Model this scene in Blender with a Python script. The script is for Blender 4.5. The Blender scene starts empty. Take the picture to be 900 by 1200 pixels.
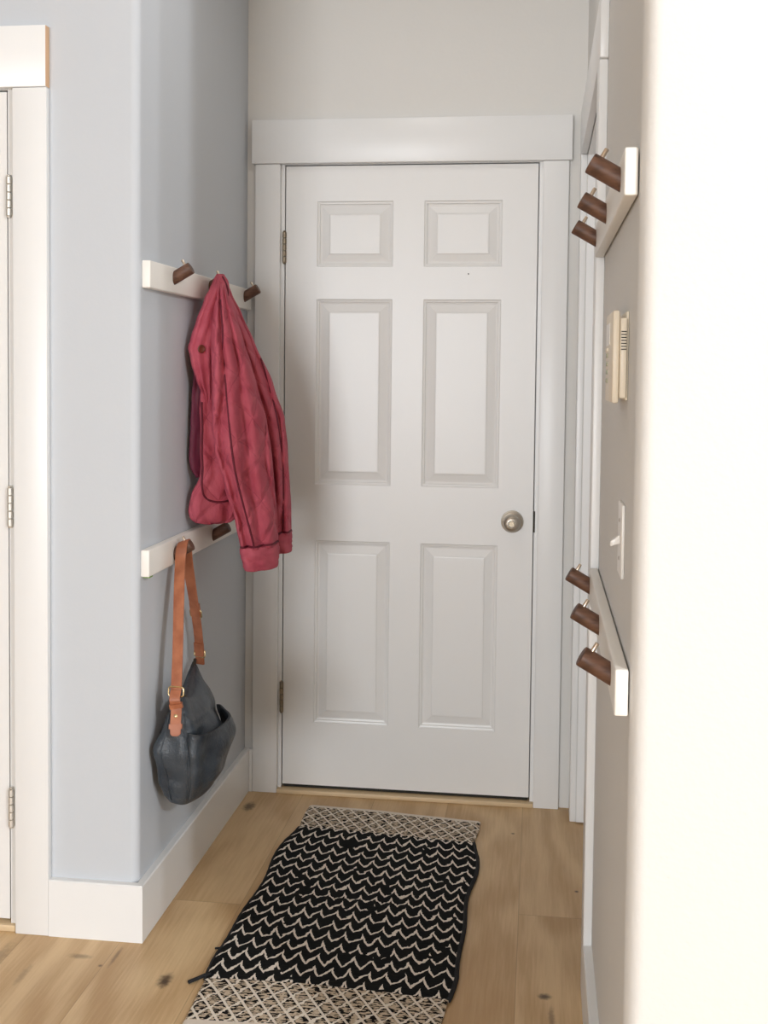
import bpy, bmesh, math, random
from mathutils import Vector, Matrix, noise
random.seed(4)
PI = math.pi
scene = bpy.context.scene
COL = scene.collection
sin, cos = math.sin, math.cos

# ------------------------------------------------------------------ materials
def lin(c):
    c = c / 255.0
    return c / 12.92 if c <= 0.04045 else ((c + 0.055) / 1.055) ** 2.4
def rgb(r, g, b):
    return (lin(r), lin(g), lin(b), 1.0)

class Mat:
    """small wrapper round a node tree"""
    def __init__(self, name, color, rough=0.5, metal=0.0, spec=0.5):
        self.m = bpy.data.materials.new(name)
        self.m.use_nodes = True
        self.nt = self.m.node_tree
        self.b = self.nt.nodes['Principled BSDF']
        self.b.inputs['Base Color'].default_value = color
        self.b.inputs['Roughness'].default_value = rough
        self.b.inputs['Metallic'].default_value = metal
        self.b.inputs['Specular IOR Level'].default_value = spec
    def node(self, t, **kw):
        n = self.nt.nodes.new(t)
        for k, v in kw.items():
            setattr(n, k, v)
        return n
    def link(self, a, b):
        self.nt.links.new(a, b)
    def val(self, sock, v):
        if hasattr(v, 'is_output'):
            self.link(v, sock)
        else:
            sock.default_value = v
    def math(self, op, a, b=0.0, c=None):
        n = self.node('ShaderNodeMath', operation=op)
        self.val(n.inputs[0], a); self.val(n.inputs[1], b)
        if c is not None: self.val(n.inputs[2], c)
        return n.outputs[0]
    def mix(self, f, a, b):
        n = self.node('ShaderNodeMix', data_type='RGBA')
        self.val(n.inputs[0], f); self.val(n.inputs[6], a); self.val(n.inputs[7], b)
        return n.outputs[2]
    def coords(self, kind='Object'):
        return self.node('ShaderNodeTexCoord').outputs[kind]
    def uv(self):
        u = self.node('ShaderNodeUVMap'); s = self.node('ShaderNodeSeparateXYZ')
        self.link(u.outputs[0], s.inputs[0])
        return s.outputs[0], s.outputs[1], u.outputs[0]
    def mapping(self, vec, scale=(1, 1, 1), loc=(0, 0, 0)):
        n = self.node('ShaderNodeMapping')
        self.link(vec, n.inputs[0]); n.inputs['Scale'].default_value = scale; n.inputs['Location'].default_value = loc
        return n.outputs[0]
    def noise(self, vec, scale, detail=2.0, rough=0.5):
        n = self.node('ShaderNodeTexNoise')
        if vec is not None: self.link(vec, n.inputs['Vector'])
        n.inputs['Scale'].default_value = scale; n.inputs['Detail'].default_value = detail
        n.inputs['Roughness'].default_value = rough
        return n.outputs[0]
    def smooth(self, x, lo, hi):
        n = self.node('ShaderNodeMapRange', interpolation_type='SMOOTHSTEP')
        self.val(n.inputs[0], x); n.inputs[1].default_value = lo; n.inputs[2].default_value = hi
        return n.outputs[0]
    def bump(self, h, strength=0.3, dist=0.002):
        n = self.node('ShaderNodeBump')
        n.inputs['Strength'].default_value = strength; n.inputs['Distance'].default_value = dist
        self.val(n.inputs['Height'], h)
        self.link(n.outputs[0], self.b.inputs['Normal'])
    def color(self, c):
        self.link(c, self.b.inputs['Base Color'])

def plain(name, color, rough=0.5, metal=0.0, var=0.03, bscale=60, bstr=0.05, spec=0.5):
    M = Mat(name, color, rough, metal, spec)
    co = M.coords()
    n = M.noise(co, bscale * 0.2, 3)
    dark = tuple(c * (1 - 2 * var) for c in color[:3]) + (1,)
    lite = tuple(min(1, c * (1 + 2 * var)) for c in color[:3]) + (1,)
    M.color(M.mix(n, dark, lite))
    if bstr: M.bump(M.noise(co, bscale, 3), bstr, 0.001)
    return M.m

def wall_paint(name, color, bstr=0.22):
    M = Mat(name, color, 0.72, spec=0.3)
    co = M.coords()
    big = M.noise(co, 1.3, 2)
    M.color(M.mix(big, tuple(c * 0.985 for c in color[:3]) + (1,), tuple(min(1, c * 1.015) for c in color[:3]) + (1,)))
    M.bump(M.noise(co, 95, 3, 0.55), bstr, 0.0018)      # orange peel drywall
    return M.m

m_blue = wall_paint('blue_grey_paint', rgb(201, 205, 210), 0.14)
m_greige = wall_paint('warm_white_paint', rgb(226, 224, 220), 0.34)
m_ceil = wall_paint('ceiling_paint', rgb(235, 233, 229))
m_trim = plain('white_trim_paint', rgb(238, 238, 237), 0.34, var=0.004, bscale=40, bstr=0.02)
m_door = plain('door_paint', rgb(236, 235, 233), 0.33, var=0.004, bscale=50, bstr=0.02)
m_rail = plain('rail_paint', rgb(240, 236, 229), 0.4, var=0.006, bscale=50, bstr=0.03)
m_nickel = plain('satin_nickel', rgb(190, 182, 170), 0.36, 1.0, bstr=0.0)
m_hinge = plain('aged_nickel', rgb(150, 138, 120), 0.36, 1.0, bstr=0.0)
m_brass = plain('pale_brass', rgb(216, 200, 182), 0.3, 1.0, bstr=0.0)
m_gold = plain('gold_buckle', rgb(226, 205, 160), 0.22, 1.0, bstr=0.0)
m_silver = plain('bright_nickel', rgb(226, 222, 214), 0.55, 1.0, bstr=0.0)
m_dark = plain('door_gap_shade', rgb(38, 36, 30), 0.8, bstr=0.05)  # near black, stands for the shade under the back door
m_gapd = plain('dark_slot', rgb(60, 55, 48), 0.8, bstr=0.0)
m_cream = plain('cream_plastic', rgb(236, 224, 203), 0.4, var=0.006, bstr=0.0)
m_switch = plain('switch_plastic', rgb(240, 236, 230), 0.3, var=0.004, bstr=0.0)
m_sage = plain('grey_green_button', rgb(168, 170, 146), 0.5, bstr=0.0)
m_sill = plain('threshold_wood', rgb(214, 188, 150), 0.45, var=0.04, bscale=40)
m_raw = plain('raw_wood_end', rgb(222, 182, 146), 0.7, var=0.05, bscale=80)
m_tape = plain('green_tape', rgb(122, 156, 78), 0.7)
m_lining = plain('plum_lining', rgb(112, 40, 66), 0.6, var=0.05, bscale=90, bstr=0.15)
m_piping = plain('maroon_piping', rgb(104, 24, 44), 0.7, var=0.04)
m_button = plain('brown_button', rgb(104, 50, 34), 0.4, var=0.1, bscale=150)

def walnut():
    M = Mat('walnut', rgb(98, 62, 44), 0.5)
    co = M.mapping(M.coords(), (10, 130, 130))
    n = M.noise(co, 1.6, 5, 0.65)
    w = M.node('ShaderNodeTexWave'); M.link(M.mapping(M.coords(), (6, 60, 60)), w.inputs[0])
    w.inputs['Scale'].default_value = 1.2; w.inputs['Distortion'].default_value = 6; w.inputs['Detail'].default_value = 3
    f = M.math('ADD', M.math('MULTIPLY', n, 0.7), M.math('MULTIPLY', w.outputs['Fac'], 0.3))
    M.color(M.mix(M.smooth(f, 0.2, 0.8), rgb(82, 56, 43), rgb(118, 84, 66)))
    M.bump(n, 0.15, 0.0006)
    return M.m
m_walnut = walnut()

def tan_leather():
    M = Mat('tan_leather', rgb(166, 98, 62), 0.45)
    co = M.coords()
    M.color(M.mix(M.smooth(M.noise(co, 22, 3), 0.3, 0.7), rgb(152, 88, 58), rgb(182, 114, 80)))
    M.bump(M.noise(co, 500, 2), 0.15, 0.0006)
    return M.m
m_tan = tan_leather()

def navy_leather():
    M = Mat('navy_leather', rgb(52, 60, 70), 0.40)
    co = M.coords()
    M.color(M.mix(M.smooth(M.noise(co, 9, 3), 0.3, 0.7), rgb(44, 50, 57), rgb(64, 71, 78)))
    v = M.node('ShaderNodeTexVoronoi'); M.link(co, v.inputs['Vector']); v.inputs['Scale'].default_value = 260
    h = M.math('ADD', M.math('MULTIPLY', M.noise(co, 13, 4), 16.0), v.outputs['Distance'])
    M.bump(h, 0.5, 0.0014)
    return M.m
m_navy = navy_leather()

def quilt(name, c_lo, c_hi, c_line, cell=(0.085, 0.115)):
    M = Mat(name, c_hi, 0.72, spec=0.25)
    u, v, vec = M.uv()
    a = M.math('DIVIDE', u, cell[0]); b = M.math('DIVIDE', v, cell[1])
    co = M.coords()
    wob = M.math('MULTIPLY', M.math('SUBTRACT', M.noise(co, 30, 2), 0.5), 0.12)
    def edge(x):
        x = M.math('ADD', x, wob)
        f = M.math('ABSOLUTE', M.math('SUBTRACT', M.math('FRACT', x), 0.5))
        return M.math('SUBTRACT', 0.5, f)                # distance from the stitch line
    d = M.math('MINIMUM', edge(M.math('ADD', a, b)), edge(M.math('SUBTRACT', a, b)))
    line = M.math('SUBTRACT', 1.0, M.smooth(d, 0.004, 0.030))
    lin_on = M.math('MULTIPLY', line, M.smooth(M.noise(co, 60, 2), 0.30, 0.6))
    base = M.mix(M.smooth(M.noise(co, 14, 4), 0.25, 0.75), c_lo, c_hi)
    weave = M.noise(M.mapping(co, (1, 1, 0.5)), 900, 1)
    base = M.mix(M.math('MULTIPLY', weave, 0.35), base, c_lo)
    M.color(M.mix(M.math('MULTIPLY', lin_on, 0.45), base, c_line))
    h = M.math('ADD', M.math('MULTIPLY', M.smooth(d, 0.0, 0.2), 1.0), M.math('MULTIPLY', M.noise(M.mapping(co, (1, 1, 0.6)), 38, 4), 1.5))
    h = M.math('ADD', h, M.math('MULTIPLY', weave, 0.08))
    M.bump(h, 0.8, 0.0045)
    return M.m
m_quilt = quilt('rose_quilted_cotton', rgb(184, 80, 98), rgb(202, 100, 116), rgb(140, 52, 70))
def rose():
    M = Mat('rose_cotton', rgb(176, 74, 92), 0.75, spec=0.25)
    co = M.coords()
    M.color(M.mix(M.smooth(M.noise(co, 18, 4), 0.25, 0.75), rgb(184, 80, 98), rgb(202, 100, 116)))
    M.bump(M.math('ADD', M.noise(M.mapping(co, (1, 1, 0.5)), 40, 4), M.math('MULTIPLY', M.noise(co, 800, 1), 0.1)), 0.7, 0.004)
    return M.m
m_rose = rose()

def rug_field():
    M = Mat('rug_chevron', rgb(24, 24, 24), 0.95, spec=0.1)
    u, v, vec = M.uv()
    n1 = M.math('SUBTRACT', M.noise(vec, 26, 2), 0.5)
    n2 = M.math('SUBTRACT', M.noise(vec, 150, 2), 0.5)
    n3 = M.noise(vec, 13, 2)
    uu = M.math('DIVIDE', M.math('ADD', u, M.math('MULTIPLY', n1, 0.020)), 0.0425)
    f = M.math('FRACT', uu)
    # skewed zigzag: long climb, short drop, pointed peaks
    tri = M.math('MINIMUM', M.math('DIVIDE', f, 0.57), M.math('DIVIDE', M.math('SUBTRACT', 1.0, f), 0.43))
    peak = M.math('ADD', M.math('MULTIPLY', tri, 0.8), M.math('MULTIPLY', M.math('POWER', tri, 5.0), 0.35))
    z = M.math('ADD', v, M.math('MULTIPLY', peak, 0.036))
    z = M.math('ADD', z, M.math('MULTIPLY', n1, 0.026))
    z = M.math('ADD', z, M.math('MULTIPLY', n2, 0.010))
    t = M.math('FRACT', M.math('DIVIDE', z, 0.0535))
    d = M.math('ABSOLUTE', M.math('SUBTRACT', t, 0.5))
    w = M.math('ADD', 0.088, M.math('MULTIPLY', M.math('POWER', tri, 2.0), 0.085))
    w = M.math('ADD', w, M.math('MULTIPLY', n2, 0.08))
    on = M.math('LESS_THAN', d, w)
    on = M.math('MULTIPLY', on, M.math('GREATER_THAN', n3, 0.35))
    rag = M.noise(M.mapping(vec, (60, 220, 1)), 1.0, 2)
    blk = M.mix(rag, rgb(12, 12, 13), rgb(36, 38, 38))
    M.color(M.mix(on, blk, rgb(234, 224, 212)))
    h = M.math('ADD', M.math('MULTIPLY', M.math('SUBTRACT', 1.0, on), 0.8), M.math('MULTIPLY', rag, 0.9))
    M.bump(h, 0.8, 0.004)
    return M.m
def rug_band():
    M = Mat('rug_lattice', rgb(222, 208, 190), 0.95, spec=0.1)
    u, v, vec = M.uv()
    nv = M.math('SUBTRACT', M.noise(vec, 60, 2), 0.5)
    a = M.math('DIVIDE', M.math('ADD', u, M.math('MULTIPLY', nv, 0.014)), 0.043)
    b = M.math('DIVIDE', M.math('ADD', v, M.math('MULTIPLY', nv, 0.018)), 0.060)
    def ln(x):
        return M.math('SUBTRACT', 0.5, M.math('ABSOLUTE', M.math('SUBTRACT', M.math('FRACT', x), 0.5)))
    d = M.math('MINIMUM', ln(M.math('ADD', a, b)), ln(M.math('SUBTRACT', a, b)))
    lattice = M.math('LESS_THAN', d, M.math('ADD', 0.05, M.math('MULTIPLY', M.noise(vec, 120, 2), 0.07)))
    dash = M.noise(M.mapping(vec, (55, 170, 1)), 1.0, 2)
    blk = M.math('GREATER_THAN', M.math('ADD', dash, M.math('MULTIPLY', M.math('SUBTRACT', 0.32, d), 0.25)), 0.525)
    tanm = M.mix(M.noise(vec, 200, 1), rgb(226, 210, 188), rgb(170, 148, 122))
    inside = M.mix(blk, tanm, rgb(24, 22, 22))
    M.color(M.mix(lattice, inside, rgb(234, 224, 210)))
    M.bump(M.math('ADD', M.math('MULTIPLY', lattice, 0.7), dash), 0.8, 0.003)
    return M.m
m_field = rug_field(); m_band = rug_band()
m_hem = plain('cream_cotton', rgb(226, 214, 200), 0.95, var=0.05, bscale=300, bstr=0.4)
m_thread = plain('black_cotton', rgb(26, 26, 28), 0.95, var=0.1, bscale=300, bstr=0.4)

def oak():
    M = Mat('oak_planks', rgb(196, 160, 118), 0.42, spec=0.4)
    co = M.coords()
    s = M.node('ShaderNodeSeparateXYZ'); M.link(co, s.inputs[0])
    x, y = s.outputs[0], s.outputs[1]
    W = 0.24
    px = M.math('DIVIDE', M.math('SUBTRACT', x, 0.075), W)
    k = M.math('FLOOR', px)
    odd = M.math('ABSOLUTE', M.math('MODULO', k, 2.0))
    fx = M.math('SUBTRACT', px, k)
    # odd planks end near y = -0.765 + small shift, even ones half a plank later
    yo = M.math('ADD', y, M.math('ADD', 0.752, M.math('MULTIPLY', k, -0.0130)))
    py = M.math('DIVIDE', M.math('ADD', yo, M.math('MULTIPLY', M.math('SUBTRACT', 1.0, odd), 0.62)), 1.5)
    j = M.math('FLOOR', py); fy = M.math('SUBTRACT', py, j)
    cmb = M.node('ShaderNodeCombineXYZ'); M.link(k, cmb.inputs[0]); M.link(j, cmb.inputs[1])
    wn = M.node('ShaderNodeTexWhiteNoise'); M.link(cmb.outputs[0], wn.inputs['Vector'])
    pid = wn.outputs['Value']
    off = M.node('ShaderNodeVectorMath', operation='SCALE'); M.link(wn.outputs['Color'], off.inputs[0]); off.inputs['Scale'].default_value = 7.0
    add = M.node('ShaderNodeVectorMath', operation='ADD'); M.link(co, add.inputs[0]); M.link(off.outputs[0], add.inputs[1])
    v = add.outputs[0]
    warp = M.noise(M.mapping(v, (2.2, 0.8, 1)), 1.6, 2)
    gx = M.math('ADD', M.math('MULTIPLY', x, 34.0), M.math('MULTIPLY', warp, 26.0))
    ring = M.math('ADD', M.math('MULTIPLY', M.math('SINE', gx), 0.5), 0.5)
    fine = M.noise(M.mapping(v, (150, 7, 1)), 1.0, 4, 0.6)
    broad = M.noise(M.mapping(v, (6, 1.3, 1)), 1.0, 3)
    f = M.math('ADD', M.math('MULTIPLY', ring, 0.22), M.math('ADD', M.math('MULTIPLY', fine, 0.38), M.math('MULTIPLY', broad, 0.5)))
    c = M.mix(M.smooth(f, 0.3, 0.8), rgb(190, 153, 108), rgb(228, 198, 154))
    c = M.mix(M.math('MULTIPLY', pid, 0.45), c, rgb(186, 150, 108))
    # knots at their places
    for (kx, ky, rx, ry, st) in [(-0.074, -0.124, 0.020, 0.040, .85), (0.0, -1.145, 0.017, 0.034, .95), (0.86, -1.086, 0.016, 0.014, .9),
                             (0.769, -0.209, 0.006, 0.006, .8), (0.948, -0.563, 0.007, 0.006, .9), (-0.235, -1.072, 0.03, 0.012, .5),
                             (-0.17, -1.105, 0.006, 0.006, .7), (-0.15, -1.06, 0.006, 0.05, .5), (-0.33, -1.17, 0.01, 0.05, .3), (0.875, -1.17, 0.008, 0.05, .5), (-0.42, -1.12, 0.02, 0.09, .4)]:
        dx = M.math('DIVIDE', M.math('SUBTRACT', x, kx), rx); dy = M.math('DIVIDE', M.math('SUBTRACT', y, ky), ry)
        r = M.math('SQRT', M.math('ADD', M.math('MULTIPLY', dx, dx), M.math('MULTIPLY', dy, dy)))
        r = M.math('ADD', r, M.math('MULTIPLY', M.math('SUBTRACT', M.noise(co, 90, 3), 0.5), 0.9))
        g = M.math('MULTIPLY', M.math('SUBTRACT', 1.0, M.smooth(r, 0.2, 1.25)), st)
        c = M.mix(g, c, rgb(74, 54, 38))
    sx = M.math('MINIMUM', fx, M.math('SUBTRACT', 1.0, fx))
    sy = M.math('MINIMUM', fy, M.math('SUBTRACT', 1.0, fy))
    seam = M.math('MAXIMUM', M.math('SUBTRACT', 1.0, M.smooth(sx, 0.0, 0.006)), M.math('SUBTRACT', 1.0, M.smooth(sy, 0.0, 0.0012)))
    c = M.mix(M.math('MULTIPLY', seam, 0.42), c, rgb(110, 80, 54))
    M.color(c)
    M.bump(M.math('SUBTRACT', M.math('MULTIPLY', fine, 0.35), M.math('MULTIPLY', seam, 0.8)), 0.25, 0.001)
    return M.m
m_oak = oak()

# ------------------------------------------------------------------ mesh helpers
def obj(name, bm, mat, parent=None, smooth=False, loc=None, bevel=0.0, seg=2):
    if bevel:
        bmesh.ops.recalc_face_normals(bm, faces=bm.faces)
        es = [e for e in bm.edges if len(e.link_faces) == 2 and e.calc_face_angle(0) > 0.5]
        bmesh.ops.bevel(bm, geom=es, offset=bevel, segments=seg, affect='EDGES', profile=0.5, clamp_overlap=True)
    bmesh.ops.recalc_face_normals(bm, faces=bm.faces)
    me = bpy.data.meshes.new(name)
    bm.to_mesh(me); bm.free()
    o = bpy.data.objects.new(name, me)
    me.materials.append(mat)
    if smooth or bevel:
        for p in me.polygons: p.use_smooth = True
        if smooth is not True and hasattr(me, 'set_sharp_from_angle'):
            me.set_sharp_from_angle(angle=math.radians(38))
    COL.objects.link(o)
    if loc: o.location = loc
    if parent: o.parent = parent
    return o
def box(bm, x0, x1, y0, y1, z0, z1, mi=0):
    v = [bm.verts.new((x, y, z)) for z in (z0, z1) for y in (y0, y1) for x in (x0, x1)]
    fs = []
    for f in ((0, 2, 3, 1), (4, 5, 7, 6), (0, 1, 5, 4), (1, 3, 7, 5), (3, 2, 6, 7), (2, 0, 4, 6)):
        fs.append(bm.faces.new([v[i] for i in f]))
    for f in fs: f.material_index = mi
    return fs
def prism(bm, pts, z0, z1):
    lo = [bm.verts.new((x, y, z0)) for x, y in pts]; hi = [bm.verts.new((x, y, z1)) for x, y in pts]
    n = len(pts)
    bm.faces.new(lo[::-1]); bm.faces.new(hi)
    for i in range(n): bm.faces.new((lo[i], lo[(i + 1) % n], hi[(i + 1) % n], hi[i]))
def tube(bm, pts, r, n=8, closed=False):
    pts = [Vector(p) for p in pts]; N = len(pts); rings = []
    prev = None
    for i, p in enumerate(pts):
        if closed: t = pts[(i + 1) % N] - pts[i - 1]
        else: t = pts[min(i + 1, N - 1)] - pts[max(i - 1, 0)]
        t.normalize()
        if prev is None:
            a = Vector((0, 0, 1)) if abs(t.z) < 0.9 else Vector((1, 0, 0))
            a = (a - t * a.dot(t)).normalized()
        else: a = (prev - t * prev.dot(t)).normalized()
        prev = a; b = t.cross(a)
        rr = r(i / (N - 1)) if callable(r) else r
        rings.append([bm.verts.new(p + (a * cos(2 * PI * k / n) + b * sin(2 * PI * k / n)) * rr) for k in range(n)])
    for i in range(N if closed else N - 1):
        A, B = rings[i], rings[(i + 1) % N]
        for k in range(n): bm.faces.new((A[k], A[(k + 1) % n], B[(k + 1) % n], B[k]))
    if not closed: bm.faces.new(rings[0][::-1]); bm.faces.new(rings[-1])
def lathe(bm, prof, origin, axis, n=32):
    """prof: list of (radius, distance along axis)"""
    axis = Vector(axis).normalized(); o = Vector(origin)
    a = Vector((0, 0, 1)) if abs(axis.z) < 0.9 else Vector((1, 0, 0))
    a = (a - axis * a.dot(axis)).normalized(); b = axis.cross(a)
    rings = []
    for r, d in prof:
        rings.append([bm.verts.new(o + axis * d + (a * cos(2 * PI * k / n) + b * sin(2 * PI * k / n)) * max(r, 1e-5)) for k in range(n)])
    for A, B in zip(rings, rings[1:]):
        for k in range(n): bm.faces.new((A[k], A[(k + 1) % n], B[(k + 1) % n], B[k]))
    bm.faces.new(rings[0][::-1]); bm.faces.new(rings[-1])
def thing(name, label, cat, loc=(0, 0, 0), group=None):
    o = bpy.data.objects.new(name, None); COL.objects.link(o); o.location = loc
    o.empty_display_size = 0.05
    o['label'] = label; o['category'] = cat
    if group: o['group'] = group
    return o
def tag(o, label, cat, group=None):
    o['label'] = label; o['category'] = cat
    if group: o['group'] = group
    return o
def struct(name, bm, mat, parent=None, bevel=0.0, label=None, **kw):
    o = obj(name, bm, mat, parent, bevel=bevel, **kw)
    if parent is None:
        o['kind'] = 'structure'
        if label: o['label'] = label
    return o

# ------------------------------------------------------------------ the setting
XL, XR = -0.128, 0.9605          # hall side walls
YL, YR = -0.975, -1.972          # faces of the walls turned to the viewer
H = 2.75
WB = 0.019                       # back wall plane

bm = bmesh.new(); box(bm, -5.5, 8, -14, 0.25, -0.1, 0)
struct('floor', bm, m_oak, label='light oak plank floor running towards the door')
bm = bmesh.new(); box(bm, -5.5, 8, -14, 0.25, H, H + 0.1)
struct('ceiling', bm, m_ceil, label='plain white ceiling above the hall')

def arc(cx, cy, r, a0, a1, n=8):
    return [(cx + r * cos(math.radians(a0 + (a1 - a0) * i / n)), cy + r * sin(math.radians(a0 + (a1 - a0) * i / n))) for i in range(n + 1)]
# left wall, with a bullnose corner and the closet opening in its front face
bm = bmesh.new()
R = 0.022
pts = [(XL, 0.14), (XL - 0.13, 0.14), (XL - 0.13, YL + 0.13), (-0.4365, YL + 0.13), (-0.4365, YL)] + arc(XL - R, YL + R, R, -90, 0)
prism(bm, pts, 0, H)
box(bm, -1.32, -0.4365, YL, YL + 0.13, 2.075, H)
box(bm, -5.5, -1.32, YL, YL + 0.13, 0, H)
struct('wall_left', bm, m_blue, smooth=False, label='blue grey painted wall with a rounded corner on the left')
# right wall, with a bullnose corner and a door opening near the back
bm = bmesh.new()
R = 0.026
pts = [(XR, -1.03), (XR, YR + R)] + arc(XR + R, YR + R, R, 180, 270) + [(8, YR), (8, YR + 0.13), (XR + 0.13, YR + 0.13), (XR + 0.13, -1.03)]
prism(bm, pts, 0, H)
box(bm, XR, XR + 0.13, -1.03, -0.09, 2.075, H)
box(bm, XR, XR + 0.13, -0.09, 0.14, 0, H)
struct('wall_right', bm, m_greige, label='warm white wall with a rounded corner on the right')
for n in ('wall_left', 'wall_right'):
    o = bpy.data.objects[n]
    for p in o.data.polygons: p.use_smooth = True
    o.data.set_sharp_from_angle(angle=math.radians(30))
bm = bmesh.new()
box(bm, XL, -0.021, WB, 0.14, 0, H); box(bm, 0.834, XR, WB, 0.14, 0, H); box(bm, -0.021, 0.834, WB, 0.14, 2.078, H)
struct('wall_back', bm, m_greige, label='greige wall above and around the six panel door')

# back door casing
ZB, ZT = 2.0635, 2.2035
CL, CR = -0.0975, 0.9085
def tb(name, *b, label=None, bevel=0.0025, mat=None):
    bm = bmesh.new()
    for q in b: box(bm, *q)
    return struct(name, bm, mat or m_trim, bevel=bevel, label=label)
tb('trim_1', (CL - 0.011, CR + 0.009, -0.006, WB, ZB, ZT), label='wide white header board above the six panel door')
tb('trim_2', (CL, -0.015, 0, WB, 0, ZB - 0.0006), label='white side casing left of the six panel door')
tb('trim_3', (0.828, CR, 0, WB, 0, ZB - 0.0006), label='white side casing right of the six panel door')
bm = bmesh.new()                                           # jamb with stops
box(bm, -0.021, -0.0035, 0.0195, 0.139, 0, 2.0775); box(bm, 0.8165, 0.834, 0.0195, 0.139, 0, 2.0775); box(bm, -0.0035, 0.8165, 0.0195, 0.139, 2.062, 2.0775)
box(bm, -0.0035, 0.010, 0.060, 0.139, 0, 2.062); box(bm, 0.803, 0.8165, 0.060, 0.139, 0, 2.062); box(bm, 0.010, 0.803, 0.060, 0.139, 2.047, 2.062)
struct('trim_4', bm, m_trim, label='white door jamb around the six panel door')
bm = bmesh.new(); box(bm, -0.0149, 0.8279, -0.002, 0.13, 0.0, 0.014)
struct('trim_5', bm, m_sill, bevel=0.002, label='light wood threshold strip under the six panel door')
# side door casing on the right wall
FN, NN = -0.0915, -1.1185
tb('trim_6', (XR - 0.019, XR, -0.003 - 0.0, FN + 0.0, 0, ZB - 0.0006) if False else (XR - 0.019, XR, FN, -0.002, 0, ZB - 0.0006), label='far white casing of the right hand side door')
tb('trim_7', (XR - 0.019, XR, NN, -1.029, 0, ZB - 0.0006), label='near white casing of the right hand side door')
tb('trim_8', (XR - 0.019, XR, NN - 0.01, -0.004, ZB, ZT), label='white header board over the right hand side door')
bm = bmesh.new()
box(bm, XR + 0.0015, XR + 0.128, -0.106, -0.0905, 0.006, 2.0745); box(bm, XR + 0.0015, XR + 0.128, -1.0295, -1.014, 0, 2.0745); box(bm, XR + 0.0015, XR + 0.128, -1.014, -0.106, 2.059, 2.0745)
struct('trim_9', bm, m_trim, label='white door jamb inside the right hand opening')
# closet casing on the left
CX0, CX1 = -0.4345, -0.3485
FY = YL - 0.019
tb('trim_10', (CX0, CX1, FY, YL, 0, ZB - 0.0006), label='white side casing of the closet door on the far left')
bm = bmesh.new(); box(bm, -1.46, CX1 + 0.0, FY - 0.004, YL, ZB, ZT + 0.004)
o = struct('trim_11', bm, m_trim, bevel=0.0015, label='white header board over the closet door with raw wood end')
o.data.materials.append(m_raw)
for p in o.data.polygons:
    if p.normal.x > 0.9: p.material_index = 1
tb('trim_12', (-1.43, -1.345, FY, YL, 0, ZB), label='white side casing on the other side of the closet door')
bm = bmesh.new()
box(bm, -0.4545, -0.4368, YL + 0.0005, YL + 0.128, 0, 2.0745); box(bm, -1.3195, -1.306, YL + 0.0005, YL + 0.128, 0, 2.0745); box(bm, -1.306, -0.4545, YL + 0.0005, YL + 0.128, 2.062, 2.0745)
struct('trim_13', bm, m_trim, label='white jamb of the closet door')
bm = bmesh.new(); box(bm, -1.3, -0.4375, YL - 0.012, YL + 0.1, 0.0, 0.016)
struct('trim_14', bm, m_sill, bevel=0.002, label='wood threshold strip under the closet door')

# baseboards
BH = 0.141
def baseboard(name, path, label):
    """path: list of (outer x,y, inner x,y) corners -> board with eased top"""
    bm = bmesh.new(); rings = []
    for ox, oy, ix, iy in path:
        L = math.hypot(ox - ix, oy - iy); t = 0.003
        ex, ey = ox + (ix - ox) * t / 0.019, oy + (iy - oy) * t / 0.019
        rings.append([bm.verts.new(p) for p in ((ix, iy, 0), (ox, oy, 0), (ox, oy, BH - 0.003), (ex, ey, BH), (ix, iy, BH))])
    for A, B in zip(rings, rings[1:]):
        for k in range(5): bm.faces.new((A[k], A[(k + 1) % 5], B[(k + 1) % 5], B[k]))
    bm.faces.new(rings[0][::-1]); bm.faces.new(rings[-1])
    return struct(name, bm, m_trim, label=label)
T = 0.019
baseboard('baseboard_left', [(XL + T, WB - 0.001, XL, WB - 0.001), (XL + T, YL - T, XL, YL), (CX1 + 0.0005, YL - T, CX1 + 0.0005, YL)], 'tall white baseboard wrapping the blue grey wall')
baseboard('baseboard_back', [(XL + T + 0.0005, WB - T - 0.0, XL + T + 0.0005, WB), (CL - 0.0005, WB - T, CL - 0.0005, WB)], 'short white baseboard scrap left of the back door casing')
baseboard('baseboard_right', [(XR - T, NN - 0.0005, XR, NN - 0.0005), (XR - T, YR - T, XR, YR), (8, YR - T, 8, YR)], 'tall white baseboard along the right wall')

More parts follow.
